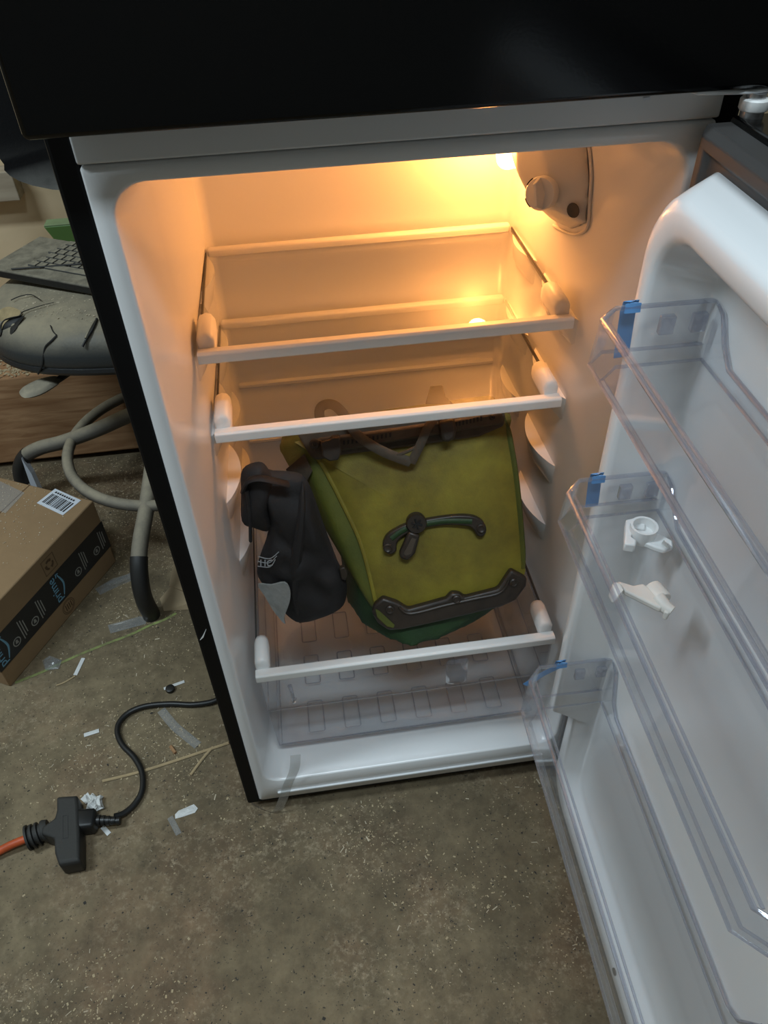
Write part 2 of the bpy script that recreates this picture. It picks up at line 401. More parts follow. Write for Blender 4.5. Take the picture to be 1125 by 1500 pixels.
# middle hinge
hg = obj('hinge', prism([(.198, -.006, 1.0), (.206, -.030, 1.0), (.238, -.036, 1.0), (.262, -.034, 1.0), (.266, -.006, 1.0)], (0, 0, .0032)), M['frame'], fr, bevel=.001)
obj('hinge_pin', lathe((.2505, -.031, .970), (0, 0, 1), [(.006, 0), (.006, .012), (.0085, .013), (.0085, .018), (.007, .0185), (.007, .03)], 16), M['metal'], hg)
obj('washer', lathe((.2505, -.031, .9885), (0, 0, 1), [(.0098, 0), (.0105, .001), (.0105, .007), (.0095, .008)], 18), M['trim'], hg)

# shelves
def shelf(z, yf, yb, ylen):
    g = obj('shelf', box(-.199, .2, yf + .008, yb, z - .004, z), M['glass'], fr, smooth=False)
    prof = [(0, -.0075), (.0022, -.0085), (.014, -.0075), (.0155, -.004), (.0155, .001), (.013, .0042), (.003, .0052), (0, .003)]
    obj('front_trim', loft([[Vector((x, yf + a - .0015, z + b)) for a, b in prof] for x in (-.2005, .2015)]), M['trim'], g, bevel=.001)
    if z > .4:
        obj('rear_trim', box(-.197, .198, yb - .002, yb + .010, z - .006, z + .005), M['trim'], g, bevel=.0025)
    for s in (-1, 1):
        xc = -.1905 if s < 0 else .1915
        pr = [(-.0095, -.001), (-.0095, .012), (-.006, .0185), (0, .0205), (.006, .0185), (.0095, .012), (.0095, -.001)]
        obj('end_stop', loft([[Vector((xc + a * k, y, z + b * k2)) for a, b in pr] for y, k, k2 in
            ((yf + .012, .8, .8), (yf + .016, 1, 1), (yf + ylen - .01, 1, 1), (yf + ylen - .002, .85, .8), (yf + ylen, .6, .45))]), M['trim'], g, angle=55)
        obj('edge_seal', box(xc - .0085 * (1 if s < 0 else -1) - .0008, xc - .0085 * (1 if s < 0 else -1) + .0008, yf + ylen, yb, z - .0045, z + .0012), M['gasket'], g, smooth=False)
shelf(LEV[0], .117, .370, .066)
shelf(LEV[1], .117, .370, .066)
shelf(.324, .012, .372, .060)

# crisper drawer under the lowest shelf
cr = obj('crisper_drawer', loft([
    [Vector(p) for p in ((-.190, .045, .104), (.194, .045, .104), (.194, .33, .104), (-.190, .33, .104))],
    [Vector(p) for p in ((-.193, .036, .118), (.197, .036, .118), (.197, .335, .118), (-.193, .335, .118))],
    [Vector(p) for p in ((-.1955, .030, .225), (.1995, .030, .225), (.1995, .34, .225), (-.1955, .34, .225))],
    [Vector(p) for p in ((-.1965, .022, .232), (.2005, .022, .232), (.2005, .342, .232), (-.1965, .342, .232))],
    [Vector(p) for p in ((-.1965, .020, .311), (.2005, .020, .311), (.2005, .345, .311), (-.1965, .345, .311))]], True, False),
    M['clear'], fr, solid=.0024, smooth=False)
obj('rim', tube([(-.1965, .020, .311), (.2005, .020, .311), (.2005, .345, .311), (-.1965, .345, .311)], .0025, 8, True), M['clear_edge'], cr)
for zz, yy, xx in ((.1185, .0355, .193), (.228, .0255, .196), (.105, .0445, .190)):
    obj('moulded_edge', tube([(-xx, .33, zz), (-xx, yy, zz), (xx + .004, yy, zz), (xx + .004, .33, zz)], .0015, 6), M['clear_edge'], cr)
for r, yy in ((0, .085), (1, .175), (2, .26)):
    for c in range(6):
        xx = -.135 + c * .056
        obj('floor_pad', tube([Vector((xx + a, yy + b, .1065)) for a, b in rrect(-.012, .012, -.028, .028, .003, 2)], .0011, 6, True), M['clear_edge'], cr)
obj('grip', tube(spline([(-.160, .019, .292), (-.158, .012, .285), (-.157, .012, .262), (-.156, .020, .255)], 4), .003, 8), M['clear_edge'], cr)
obj('grip_notch', loft([[Vector((a, y, b)) for a, b in rrect(.055 + k, .085 - k, .245 + k, .300 - k, .006, 4)] for y, k in ((.0185, 0), (.014, .004))]), M['clear_edge'], cr)

# lamp housing with thermostat dial and bulb behind it
hp = [(.2085, y, z) for y, z in ((.140, .838), (.1435, .862), (.150, .885), (.172, .908), (.215, .930), (.275, .935), (.275, .83), (.235, .803), (.175, .818))]
hp += [(.153, .212, .868), (.1525, .222, .892), (.156, .236, .918), (.158, .262, .915), (.158, .262, .872), (.166, .188, .846), (.171, .168, .868), (.168, .175, .892), (.166, .19, .912), (.176, .225, .832), (.19, .15, .845), (.19, .156, .875)]
hs = obj('lamp_housing', hull(hp), M['housing'], fr, remesh=.0035, relax=10)
obj('housing_rim', tube(spline([(.2075, y, z) for y, z in ((.27, .938), (.215, .934), (.170, .912), (.147, .887), (.140, .862), (.137, .836), (.175, .814), (.235, .799))], 5), .0016, 8), M['housing'], hs)
dc = Vector((.1675, .167, .8635)); da = Vector((-.62, -.75, .20)).normalized()
dl = obj('dial', lathe(dc - da * .006, da, [(.016, 0), (.0165, .012), (.0150, .0145), (.0005, .015)], 28), M['dial'], hs)
_, s1, s2 = frame_of(da)
gd = (s1 * .25 + s2 * .97).normalized(); gs = da.cross(gd)
obj('dial_grip', hull([dc + da * .008 + gd * .0155 + gs * .002, dc + da * .008 + gd * .0155 - gs * .002, dc + da * .008 - gd * .0155 + gs * .002, dc + da * .008 - gd * .0155 - gs * .002,
    dc + da * .0215 + gd * .011 + gs * .0015, dc + da * .0215 + gd * .011 - gs * .0015, dc + da * .0215 - gd * .011 + gs * .0015, dc + da * .0215 - gd * .011 - gs * .0015,
    dc + da * .0075 + gs * .006, dc + da * .0075 - gs * .006]), M['dial'], hs, bevel=.001)
for a0, a1 in ((20, 50), (-60, -25)):
    obj('dial_mark', tube([dc + da * .0066 + (s1 * math.cos(math.radians(a0 + (a1 - a0) * k / 6)) + s2 * math.sin(math.radians(a0 + (a1 - a0) * k / 6))) * .0166 for k in range(7)], .0006, 5), M['dark'], hs)
obj('screw_recess', lathe(on_axis(840, 308, 0, .1945) , (-.8, -.6, 0), [(.0055, -.002), (.0075, .0005), (.0072, .0012), (.0002, -.0002)], 16), M['gasket'], hs)
BULB = Vector((.164, .288, .858))
obj('bulb', lathe(BULB + Vector((0, -.026, .004)), (0, 1, -.1), [(.006, 0), (.0065, .008), (.011, .018), (.0135, .028), (.011, .038), (.005, .0435), (.0005, .045)], 20), M['bulb'], hs)
bl = bpy.data.lights.new('bulb_light', 'POINT'); bl.energy = 1.75; bl.color = (1.0, .36, .08); bl.shadow_soft_size = .014
bo = bpy.data.objects.new('bulb_light', bl); COL.objects.link(bo); bo.location = BULB + Vector((-.014, .036, .002))

# the open door: u runs from the hinge edge, v is the height above the gasket plane, z is up
DS, DCs = math.sin(math.radians(1.2)), math.cos(math.radians(1.2))
def D(u, v, z): return Vector((.2225 - v * DCs - u * DS, -.0225 - u * DCs + v * DS, z))
def dring(u0, u1, z0, z1, r, v, notch=None):
    out = []
    for a, b in rrect(u0, u1, z0, z1, r, 7, (.262, .282, .5, .7)):
        vv = v
        if notch is not None and b < .272: vv = min(v, notch)
        out.append(D(a, vv, b))
    return out
dr = obj('door', loft([[D(u, v, z) for u, z in ((0, .03), (.516, .03), (.516, .984), (0, .984))] for v in (-.062, -.0155)]), M['black_door'], fr, bevel=.004)
def gring(u0, u1, z0, z1, v): return [D(u, v, z) for u, z in ((u0, z0), (u1, z0), (u1, z1), (u0, z1))]
gv, gf = loft([gring(.004, .512, .034, .980, -.0156), gring(.004, .512, .034, .980, .002), gring(.010, .506, .040, .974, .0075), gring(.018, .498, .048, .966, .0075),
    gring(.022, .494, .052, .962, .002), gring(.034, .482, .064, .948, .0015), gring(.034, .482, .064, .948, -.0156)], False, False)
obj('gasket', (gv, gf), M['gasket'], dr, bevel=.001)
obj('door_liner', loft([
    dring(.027, .489, .056, .957, .010, -.010), dring(.0275, .4885, .0565, .9565, .012, .002, .002), dring(.0285, .4875, .059, .954, .030, .022, .007), dring(.0295, .4865, .061, .952, .045, .037, .0095),
    dring(.0315, .4845, .064, .949, .052, .0420, .0112), dring(.035, .481, .068, .945, .054, .0438, .012), dring(.0455, .4705, .080, .934, .050, .0438, .012), dring(.0490, .467, .084, .930, .049, .0420, .011),
    dring(.0510, .465, .087, .927, .048, .0375, .008), dring(.0610, .455, .100, .915, .042, -.003, -.003), dring(.0640, .452, .104, .911, .040, -.0085, -.0085), dring(.070, .446, .110, .905, .036, -.0115, -.0115), dring(.080, .436, .12, .895, .03, -.0125, -.0125)], False, True),
    M['liner'], dr, angle=45)
obj('screw_plug', lathe(D(.30, .0122, .083), (-1, 0, 0), [(.0045, -.001), (.0045, .0006), (.003, .001)], 14), M['gasket'], dr)

def door_bin(z0, z1, vf, tape):
    ua, ub, vb, ch = .0625, .4535, -.009, .016
    plan = lambda e, k=0: [(ua + k, vb), (ub - k, vb), (ub - k, vf + e - ch), (ub - k - ch, vf + e), (ua + k + ch, vf + e), (ua + k, vf + e - ch)]
    bot = [D(u, v, z0) for u, v in plan(-.012, .004)]
    mid = [D(u, v, z0 + (z1 - z0) * .25) for u, v in plan(0, 0)]
    top = [D(u, v, z1) for u, v in plan(-.004, 0)]
    V = bot + mid + top; F = [tuple(range(6))]
    for k in (0, 6):
        for j in range(1, 6):
            a, b = k + j, k + (j + 1) % 6
            F.append((a, b, b + 6, a + 6))
    # back wall, cut low in the middle
    lowz = z0 + (z1 - z0) * .30
    bk = [D(ua, vb, z1), D(ua + .016, vb, z1 - .004), D(ua + .030, vb, lowz + .012), D(ua + .045, vb, lowz), D(ub - .045, vb, lowz), D(ub - .030, vb, lowz + .012), D(ub - .016, vb, z1 - .004), D(ub, vb, z1)]
    kb = len(V); V += bk
    F.append((0, 6, kb) + tuple(range(kb + 1, kb + 8)) + (7, 1))
    o = obj('door_bin', (V, F), M['clear'], fr, solid=.0022, smooth=False)
    loop = [top[2], top[3], top[4], top[5], top[0]]
    obj('rim', tube([bk[-1]] + [top[2], top[3], top[4], top[5]] + [bk[0]] + bk[1:-1] + [bk[-1]], .0021, 8), M['clear_edge'], o)
    inner = [p + (D(0, -.007, 0) - D(0, 0, 0)) + Vector((0, 0, -.004)) for p in (top[3], top[4])]
    obj('rim_step', tube(inner, .0014, 6), M['clear_edge'], o)
    obj('lower_edge', tube([mid[1], mid[2], mid[3], mid[4], mid[5], mid[0]], .0016, 6), M['clear_edge'], o)
    obj('floor_edge', tube(bot, .0016, 6, True), M['clear_edge'], o)
    for uu, sg in ((ua + .0035, 1), (ub - .0035, -1)):       # moulded catches on the end walls
        for vv in (.004, .030):
            obj('catch', loft([[D(uu + sg * d, vv + a, zc) for a in (-.006, .006) for d in ((0, .006) if a < 0 else (.006, 0))] for zc in (z1 - .022, z1 - .006)]), M['clear_edge'], o, bevel=.001)
    for pts, wd in tape:
        obj('tape_strip', tube(pts, wd, 8, flat=.06, up=(0, 1, 0)), M['tape'], o)
    return o
def tape_down(z1, v, ln): return ([D(.0645, v, z1 - .004), D(.0635, v, z1 + .0035), D(.059, v, z1 + .0035), D(.0565, v, z1 - .006), D(.0572, v - .002, z1 - ln)], .0065)
door_bin(.817, .868, .0915, [tape_down(.868, .058, .048)])
door_bin(.649, .694, .0935, [tape_down(.694, .056, .040)])
door_bin(.321, .405, .0985, [tape_down(.405, .052, .014), ([D(.0575, .054, .394), D(.0568, .070, .382), D(.0565, .090, .362)], .0050)])

# ------------------------------------------------------------------ white nylon clips lying in the middle door bin
def clip_piece(px, m, label, flip):
    zf = .6515
    P = lambda x, y, h=0.0: fl(x, y, zf + h)
    c = P(*px); e = empty('plastic_clip', c, label, 'plastic clip', None)
    return e, P
e1, P = clip_piece((948, 800), None, 'white nylon clip with a round cup and hooked foot in the middle door bin', 0)
up = Vector((0, 0, 1))
obj('hook', prism([P(914, 772), P(928, 769), P(931, 775), P(925, 785), P(922, 797), P(930, 802), P(928, 810), P(912, 808)], up * .010), M['clip'], e1, bevel=.0015)
obj('bridge', prism([P(924, 769, .004), P(944, 772, .004), P(943, 781, .004), P(924, 778, .004)], up * .005), M['clip'], e1, bevel=.001)
cc = P(939, 788); obj('cup', lathe(cc, (0, 0, 1), [(.0115, 0), (.0125, .004), (.0125, .016), (.0102, .016), (.0096, .007), (.0005, .006)], 22), M['clip'], e1)
obj('arm', prism([P(930, 796), P(950, 782), P(968, 790), P(983, 798), P(984, 807), P(972, 812), P(958, 808)], up * .006), M['clip'], e1, bevel=.0015)
obj('fin', hull([P(968, 796, .006), P(982, 806, .006), P(984, 800, .006), P(972, 790, .020), P(978, 796, .020)]), M['clip'], e1, bevel=.001)
e2, P = clip_piece((940, 880), None, 'cream nylon clip lying on its side in the middle door bin', 1)
obj('hook', hull([P(890, 873), P(897, 886), P(904, 878), P(897, 855, .006), P(912, 857, .010), P(915, 866, .010), P(900, 852, .012), P(908, 854, .012)]), M['clip2'], e2, bevel=.0015)
obj('arm', prism([P(903, 857, .004), P(926, 864, .004), P(940, 861, .004), P(958, 874, .004), P(972, 893, .004), P(966, 898, .004), P(938, 884, .004), P(914, 872, .004)], up * .006), M['clip2'], e2, bevel=.0015)
obj('barrel', lathe(P(958, 866, .004), P(966, 876, .014) - P(954, 862, .014), [(.0085, -.004), (.009, 0), (.009, .010), (.0082, .012)], 18), M['clip2'], e2)
obj('strut', tube([P(964, 876, .008), P(974, 889, .007), P(984, 896, .006)], lambda t: .0065 - .0015 * t, 10), M['clip2'], e2)
obj('peg', obox(P(969, 906), P(976, 909) - P(969, 906), P(974, 898) - P(969, 906), up * .009), M['clip2'], e2, bevel=.001)

# ------------------------------------------------------------------ green pannier bag on the glass above the drawer
a_, b_, c_, d_ = on_axis(545, 905, 1, .06), on_axis(765, 850, 1, .06), on_axis(735, 605, 1, .168), on_axis(445, 660, 1, .168)
BN = ((c_ - a_).cross(d_ - b_)).normalized()
if BN.y > 0: BN = -BN
BO = (a_ + b_ + c_ + d_) / 4
def B(x, y, h=0.0): return on_plane(x, y, BO, BN) + BN * h
bag = empty('pannier_bag', (.04, .16, .326), 'olive green waterproof bicycle pannier with black rails leaning inside the refrigerator', 'bag')
outl = [(440, 645), (590, 622), (735, 602), (746, 640), (757, 710), (765, 800), (766, 846), (720, 878), (660, 893), (580, 910), (546, 890), (512, 800), (478, 735), (452, 680)]
back = -BN
def grow(k):
    c = sum((B(x, y) for x, y in outl), Vector()) / len(outl); return [B(x, y) + (B(x, y) - c) * k for x, y in outl]
GZ = .3265
foot = [fl(x, y, GZ) for x, y in ((508, 882), (530, 915), (562, 935), (600, 949), (640, 939), (690, 916), (735, 886))]
bp_ = [p for p in grow(.03)] + [p + back * .03 for p in grow(.03)] + [p + back * .09 for p in grow(.07)] + [p + back * .13 for p in grow(.02)]
def fix(p):   # stay inside the compartment
    p = p.copy(); p.x = max(-.185, min(.193, p.x)); p.y = min(.365, p.y); p.z = max(GZ + .004, min(.632, p.z)); return p
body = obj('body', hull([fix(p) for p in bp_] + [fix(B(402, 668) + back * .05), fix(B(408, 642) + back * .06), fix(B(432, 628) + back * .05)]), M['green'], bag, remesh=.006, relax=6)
obj('base', hull([fix(B(x, y) + back * .006) for x, y in ((546, 880), (580, 905), (660, 890), (740, 868), (764, 842), (520, 830))] + [p for p in foot] +
    [fix(p + Vector((0, .10, 0))) for p in foot] + [fix(B(500, 800) + back * .08)]), M['dkgreen'], bag, remesh=.005, relax=5)
# back panel: crowned sheet
inl = outl[:9] + [(582, 906), (552, 886), (530, 800), (502, 738), (474, 684), (452, 652)][0:6]
ol = spline([B(x, y, .001) for x, y in inl], 4, True)
pv, pf = pillow(ol, BN, .010, 8, .15, .0022, 3.0)
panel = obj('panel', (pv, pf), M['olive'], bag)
obj('seam', tube(spline([B(x, y, .001) for x, y in ((460, 664), (474, 684), (502, 738), (530, 800), (551, 884))], 5), .003, 8), M['olive'], panel)
obj('seam', tube(spline([B(x, y, .0) for x, y in ((737, 612), (746, 640), (757, 710), (765, 800), (765, 832))], 5), .004, 8), M['green'], panel)
obj('shoulder_flap', prism([B(418, 690, -.012), B(446, 664, .002), B(458, 688, .004), B(444, 715, -.002), B(436, 730, -.014)], BN * .003), M['strap'], panel)
# hook rail
rail = obj('hook_rail', prism([B(x, y, .006) for x, y in ((436, 634), (520, 620), (640, 606), (733, 596), (738, 606), (735, 622), (700, 637), (610, 650), (500, 664), (466, 671), (456, 667))], BN * .008), M['strap'], bag, bevel=.003)
obj('bar', prism([B(x, y, .013) for x, y in ((456, 640), (600, 620), (728, 600), (733, 606), (731, 617), (610, 637), (470, 661), (461, 657))], BN * .011), M['strap'], rail, bevel=.003)
for (xa, ya, xb, yb, n) in ((504, 643, 528, 640, 5), (540, 638, 570, 632, 6), (647, 623, 656, 621, 2), (664, 617, 700, 609, 8)):
    for k in range(n):
        t = k / max(1, n - 1); x, y = xa + (xb - xa) * t, ya + (yb - ya) * t
        obj('slot', prism([B(x - 1.4, y - 3, .0235), B(x + 1.4, y - 3.4, .0235), B(x + 1.4, y + 3, .0235), B(x - 1.4, y + 3.4, .0235)], BN * .0012), M['dark'], rail, smooth=False)
for q in ([(471, 640), (484, 637), (486, 634), (498, 633), (500, 655), (496, 666), (484, 668), (474, 662)], [(638, 612), (660, 606), (664, 622), (661, 636), (652, 642), (643, 640)]):
    obj('hook', prism([B(x, y, .014) for x, y in q], BN * .020), M['hardware'], rail, bevel=.004)
for x, y, r in ((462, 645, .0065), (624, 625, .006), (716, 607, .0035)):
    k = obj('bolt', lathe(B(x, y, .022), BN, [(r, 0), (r, .004), (r * .8, .005), (r * .45, .005), (r * .4, .003), (.0004, .003)], 16), M['hardware'], rail)
obj('pull_strap', tube(spline([B(x, y, h) for x, y, h in ((472, 628, .004), (468, 602, .004), (476, 592, .006), (490, 592, .012), (504, 604, .022), (524, 632, .030), (560, 655, .030), (599, 671, .026))], 6), .0062, 8, flat=.28, up=tuple(BN)), M['strap'], bag)
obj('pull_strap', tube(spline([B(x, y, h) for x, y, h in ((640, 604, .010), (631, 611, .026), (622, 622, .032), (612, 646, .030), (600, 672, .026))], 6), .0055, 8, flat=.3, up=tuple(BN)), M['strap'], bag)
obj('strap_link', tube(spline([B(x, y, .028) for x, y in ((578, 660), (592, 656), (608, 648))], 4), .0022, 6), M['strap'], bag)
obj('strap_end', prism([B(623, 592, .0), B(630, 566, .0), B(648, 564, .0), B(652, 580, .0), B(664, 592, .0)], BN * .003), M['strap'], bag, bevel=.001)
# lower rail with swivel arm
arm_rail = obj('lower_rail', prism(spline([B(x, y, .007) for x, y in ((562, 800), (560, 790), (566, 778), (580, 768), (600, 760), (640, 752), (670, 749), (692, 751), (705, 759), (709, 771), (704, 780), (696, 779), (690, 770), (680, 765), (650, 764), (620, 768), (601, 774), (586, 782), (580, 791), (579, 801), (570, 806))], 3, True), BN * .012), M['hardware'], bag, bevel=.002)
for seg in (((572, 783), (582, 775), (594, 768)), ((622, 761.5), (650, 757.5), (688, 758))):
    obj('rail_slot', tube(spline([B(x, y, .0190) for x, y in seg], 4), .0034, 8, flat=.4, up=tuple(BN)), M['dkgreen'], arm_rail)
for x, y in ((567, 796), (701, 768)):
    obj('rivet', lathe(B(x, y, .0165), BN, [(.0060, 0), (.0060, .004), (.0045, .0052), (.003, .0042), (.0004, .0042)], 16), M['hardware'], arm_rail)
kb_ = obj('knob', lathe(B(608, 760, .012), BN, [(.0128, 0), (.0132, .010), (.0118, .0125), (.0004, .0125)], 26), M['hardware'], arm_rail)
for k in range(3):
    t = math.radians(60 * k + 15); _, s1, s2 = frame_of(BN); d = s1 * math.cos(t) + s2 * math.sin(t)
    obj('knob_groove', tube([B(608, 760, .0248) - d * .007, B(608, 760, .0248) + d * .007], .0015, 6), M['dark'], arm_rail)
obj('swivel_arm', prism([B(x, y, .014) for x, y in ((597, 770), (613, 776), (606, 802), (596, 813), (585, 810), (583, 802))], BN * .011), M['hardware'], arm_rail, bevel=.003)
obj('arm_inset', prism([B(x, y, .0246) for x, y in ((601, 779), (607, 781), (600, 802), (593, 805), (589, 802))], BN * .001), M['strap'], arm_rail)
# scuff guard along the bottom
gp = [(560, 868), (547, 879), (544, 891), (553, 906), (568, 916), (588, 915), (645, 902.6), (731, 882), (752, 872.5), (767, 852), (768, 840), (745, 827.5), (738, 838), (726, 856), (678, 868), (672, 862), (659, 861), (651, 870), (597, 885), (581, 875)]
guard = obj('scuff_guard', prism([B(x, y, .004) for x, y in gp], BN * .014), M['hardware'], bag, bevel=.004, seg=3)
obj('guard_window', prism([B(x, y, .0185) for x, y in ((549, 884), (554, 886), (577, 907), (575, 911), (566, 909), (552, 896))], BN * .0008), M['green'], guard)
for x, y in ((570, 885), (666, 870), (748, 846)):
    obj('rivet', lathe(B(x, y, .0175), BN, [(.0058, 0), (.0055, .003), (.004, .004), (.003, .003), (.0004, .003)], 16), M['hardware'], guard)
obj('guard_ridge', tube(spline([B(x, y, .018) for x, y in ((583, 882), (600, 891), (650, 879), (690, 870), (728, 861), (742, 843))], 5), .0022, 8), M['hardware'], guard)

# black roll-top pocket hanging on the bag's side
PN = Vector((-.10, -.98, .17)).normalized(); PO = fl(442, 912, .331)
def Q(x, y, h=0.0): return on_plane(x, y, PO, PN) + PN * h
pocket = obj('side_pocket', pillow(spline([Q(x, y) for x, y in ((381, 688), (400, 689), (422, 690), (444, 696), (457, 719), (475, 770), (494, 820), (507, 849), (507, 876), (498, 892), (474, 904), (442, 912), (420, 901), (396, 868), (378, 845), (379, 820), (394, 774), (390, 735))], 3, True), PN, .026, 10, .8, .014, 1.0, 36),
    M['cloth'], bag, angle=80)
tag(pocket, 'black cloth outer pocket with rolled top')
obj('rolled_top', pillow(spline([Q(x, y, .012) for x, y in ((357, 680), (381, 669), (394, 679), (401, 700), (395, 735), (396, 769), (372, 765), (356, 755), (355, 715))], 4, True), PN, .016, 6, 1, .009, 8.0), M['cloth'], pocket, angle=80)
obj('strap_fold', tube(spline([Q(x, y, h) for x, y, h in ((360, 700, .030), (368, 684, .034), (384, 678, .036), (404, 683, .034), (424, 693, .026))], 5), .0065, 8, flat=.4), M['cloth'], pocket)
obj('strap_fold', tube(spline([Q(x, y, .030) for x, y in ((366, 700), (370, 730), (371, 772))], 5), .0045, 8, flat=.5), M['cloth'], pocket)
obj('crease', tube(spline([Q(x, y, h) for x, y, h in ((444, 700, .008), (443, 740, .022), (436, 800, .027), (432, 850, .026), (440, 905, .010))], 6), lambda t: .001 + .006 * math.sin(math.pi * t), 8), M['cloth'], pocket)
rp = spline([Q(x, y, h) for x, y, h in ((380, 846, .004), (400, 837, .018), (420, 827, .027), (428, 838, .0285), (427, 855, .0275), (419, 880, .023), (420, 895, .016), (404, 881, .011), (390, 862, .006))], 3, True)
obj('reflective_patch', prism([p + PN * .0085 for p in rp], PN * .003), M['reflective'], pocket)
for k, (x0, y0, xm, ym, x1, y1) in enumerate(((381, 801, 398, 800, 411, 789), (380, 808, 397, 806, 408, 795), (380, 815, 398, 812, 406, 800))):
    obj('logo_stroke', tube(spline([Q(x0, y0, .021), Q(xm, ym, .027), Q(x1, y1, .029)], 6), .0006, 6), M['logo'], pocket)
for x in (385, 391):
    obj('logo_stroke', tube([Q(x, 803, .0255), Q(x, 812, .0255)], .0008, 6), M['logo'], pocket)
obj('logo_stroke', tube(spline([Q(401, 801, .0285), Q(395, 804, .0275), Q(396, 810, .0275), Q(402, 808, .0285)], 5), .0008, 6), M['logo'], pocket)
obj('buckle', prism([Q(x, y, .006) for x, y in ((497, 824), (505, 822), (510, 833), (507, 841), (500, 840))], PN * .008), M['hardware'], pocket, bevel=.0015)

# ------------------------------------------------------------------ power cord and extension lead
pc = empty('power_cord', fl(200, 1130), 'black power cord of the refrigerator curving over the floor to its plug', 'cord')
path = spline([(-.27, .56, .03), (-.272, .45, .008), (-.276, .32, .0065), (-.288, .235, .0065)] + [fl(x, y, .0065) for x, y in ((318, 1025), (285, 1032), (250, 1031), (215, 1034), (190, 1043), (175, 1058), (172, 1074), (180, 1092), (197, 1110), (208, 1132), (208, 1158), (197, 1178))] + [fl(182, 1191, .010), fl(168, 1196, .016)], 6)
obj('cable', tube(path, .0048, 10), M['rubber'], pc)
p0, p1 = fl(112, 1205, .020), fl(143, 1202, .020); ax = (p1 - p0).normalized(); sd = ax.cross(up).normalized()
obj('plug', loft([[p0 + ax * t + sd * a * w_ + up * b * h_ for a, b in rrect(-1, 1, -1, 1, .4, 3)] for t, w_, h_ in ((0, .016, .015), (.027, .0155, .0145), (.0305, .012, .012), (.032, .008, .008))]), M['rubber'], pc, angle=50)
for k in range(5):
    q = p0 + ax * (.032 + .0065 * k); q.z = .020 - .0016 * k
    obj('strain_relief', lathe(q, ax, [(.0085 - k * .0007, 0), (.0085 - k * .0007, .0045), (.006, .0048), (.006, .0066)], 14), M['rubber'], pc)
ex = empty('extension_cord', fl(90, 1220), 'orange extension cord ending in a black three-way socket block', 'extension cord')
top_ = lambda x, y: fl(x, y, .036)
tb = [(83, 1166), (113, 1164), (115, 1180), (117, 1222), (117, 1262), (86, 1268), (80, 1250), (79, 1228), (60, 1222), (60, 1212), (80, 1198), (83, 1186)]
t3 = [top_(x, y) for x, y in tb]
def shrink(P_, k, z):
    c = sum(P_, Vector()) / len(P_); return [Vector((c.x + (p.x - c.x) * k, c.y + (p.y - c.y) * k, z)) for p in P_]
blk = obj('socket_block', loft([shrink(t3, .95, .0012), shrink(t3, 1, .006), shrink(t3, 1, .032), shrink(t3, .93, .0375)]), M['rubber_dusty'], ex, bevel=.003)
ps = [top_(92, 1196), top_(99, 1195), top_(100, 1228), top_(92, 1229)]
obj('moulded_panel', tube([Vector((p.x, p.y, .0378)) for p in ps], .0006, 6, True), M['gasket'], blk)
q0, q1 = fl(88, 1262, .020), fl(115, 1258, .020); sx_ = (q1 - q0); nn = sx_.cross(up).normalized()
if nn.y > 0: nn = -nn
obj('socket_face', prism([q0 + sx_ * .12 + up * -.009, q0 + sx_ * .88 + up * -.009, q0 + sx_ * .88 + up * .009, q0 + sx_ * .12 + up * .009], nn * .004), M['dark'], blk)
j0, j1 = fl(66, 1217, .020), fl(38, 1229, .019); jx = (j1 - j0).normalized(); L_ = (j1 - j0).length
obj('collar', lathe(j0 - jx * .006, jx, [(.015, 0)] + [(r, .006 + L_ * .92 * t) for t, r in ((0, .017), (.12, .0165), (.16, .0135), (.28, .0135), (.32, .0175), (.44, .0175), (.48, .014), (.58, .014), (.62, .018), (.74, .018), (.78, .0145), (.86, .0145), (.88, .0195), (1, .0195))] + [(.008, .006 + L_ * .925)], 20), M['rubber_dusty'], blk)
obj('cable', tube(spline([j0 + jx * L_ * .9, fl(20, 1236, .017), fl(0, 1246, .013), fl(-40, 1268, .008), fl(-120, 1300, .0065), fl(-260, 1320, .0065), fl(-420, 1290, .0065)], 6), .0062, 10), M['orange'], ex)

# ------------------------------------------------------------------ cardboard box
BA = Vector((-.527, .592, 0)); e_s = Vector((.469, .883, 0)).normalized(); e_d = Vector((-.883, .469, 0)).normalized(); BH = .172; BL = .33; BD = .30
bx = empty('cardboard_box', BA - e_s * BL / 2 + e_d * BD / 2, 'brown cardboard parcel box with a black printed tape band beside the stool', 'box')
L0 = BA - e_s * BL
obj('carton', obox(L0, e_s * BL, e_d * BD, up * BH), M['card'], bx, bevel=.0025)
BNn = Vector((e_s.y, -e_s.x, 0))           # outward from the long face
if BNn.dot(CAM - BA) < 0: BNn = -BNn
F_ = lambda s, t, h=0.0: BA - e_s * s + up * t + BNn * h
t0, t1 = .046, .116
tp = obj('tape_band', obox(F_(-.0006, t0, .0002), -e_s * (BL + .0012), BNn * .0006, up * (t1 - t0)), M['tape_black'], bx, smooth=False)
obj('tape_wrap', obox(F_(BL + .0007, t0, 0), e_d * .075, -e_s * .0006, up * (t1 - t0)), M['tape_black'], bx, smooth=False)
def text_mesh(body, size):
    c = bpy.data.curves.new('t', 'FONT'); c.body = body; c.size = size; c.extrude = .0002; c.align_x = 'CENTER'; c.resolution_u = 3
    o = bpy.data.objects.new('t', c); me = bpy.data.meshes.new_from_object(o)
    v = [x.co.copy() for x in me.vertices]; f = [tuple(p.vertices) for p in me.polygons]
    bpy.data.objects.remove(o); bpy.data.meshes.remove(me); return v, f
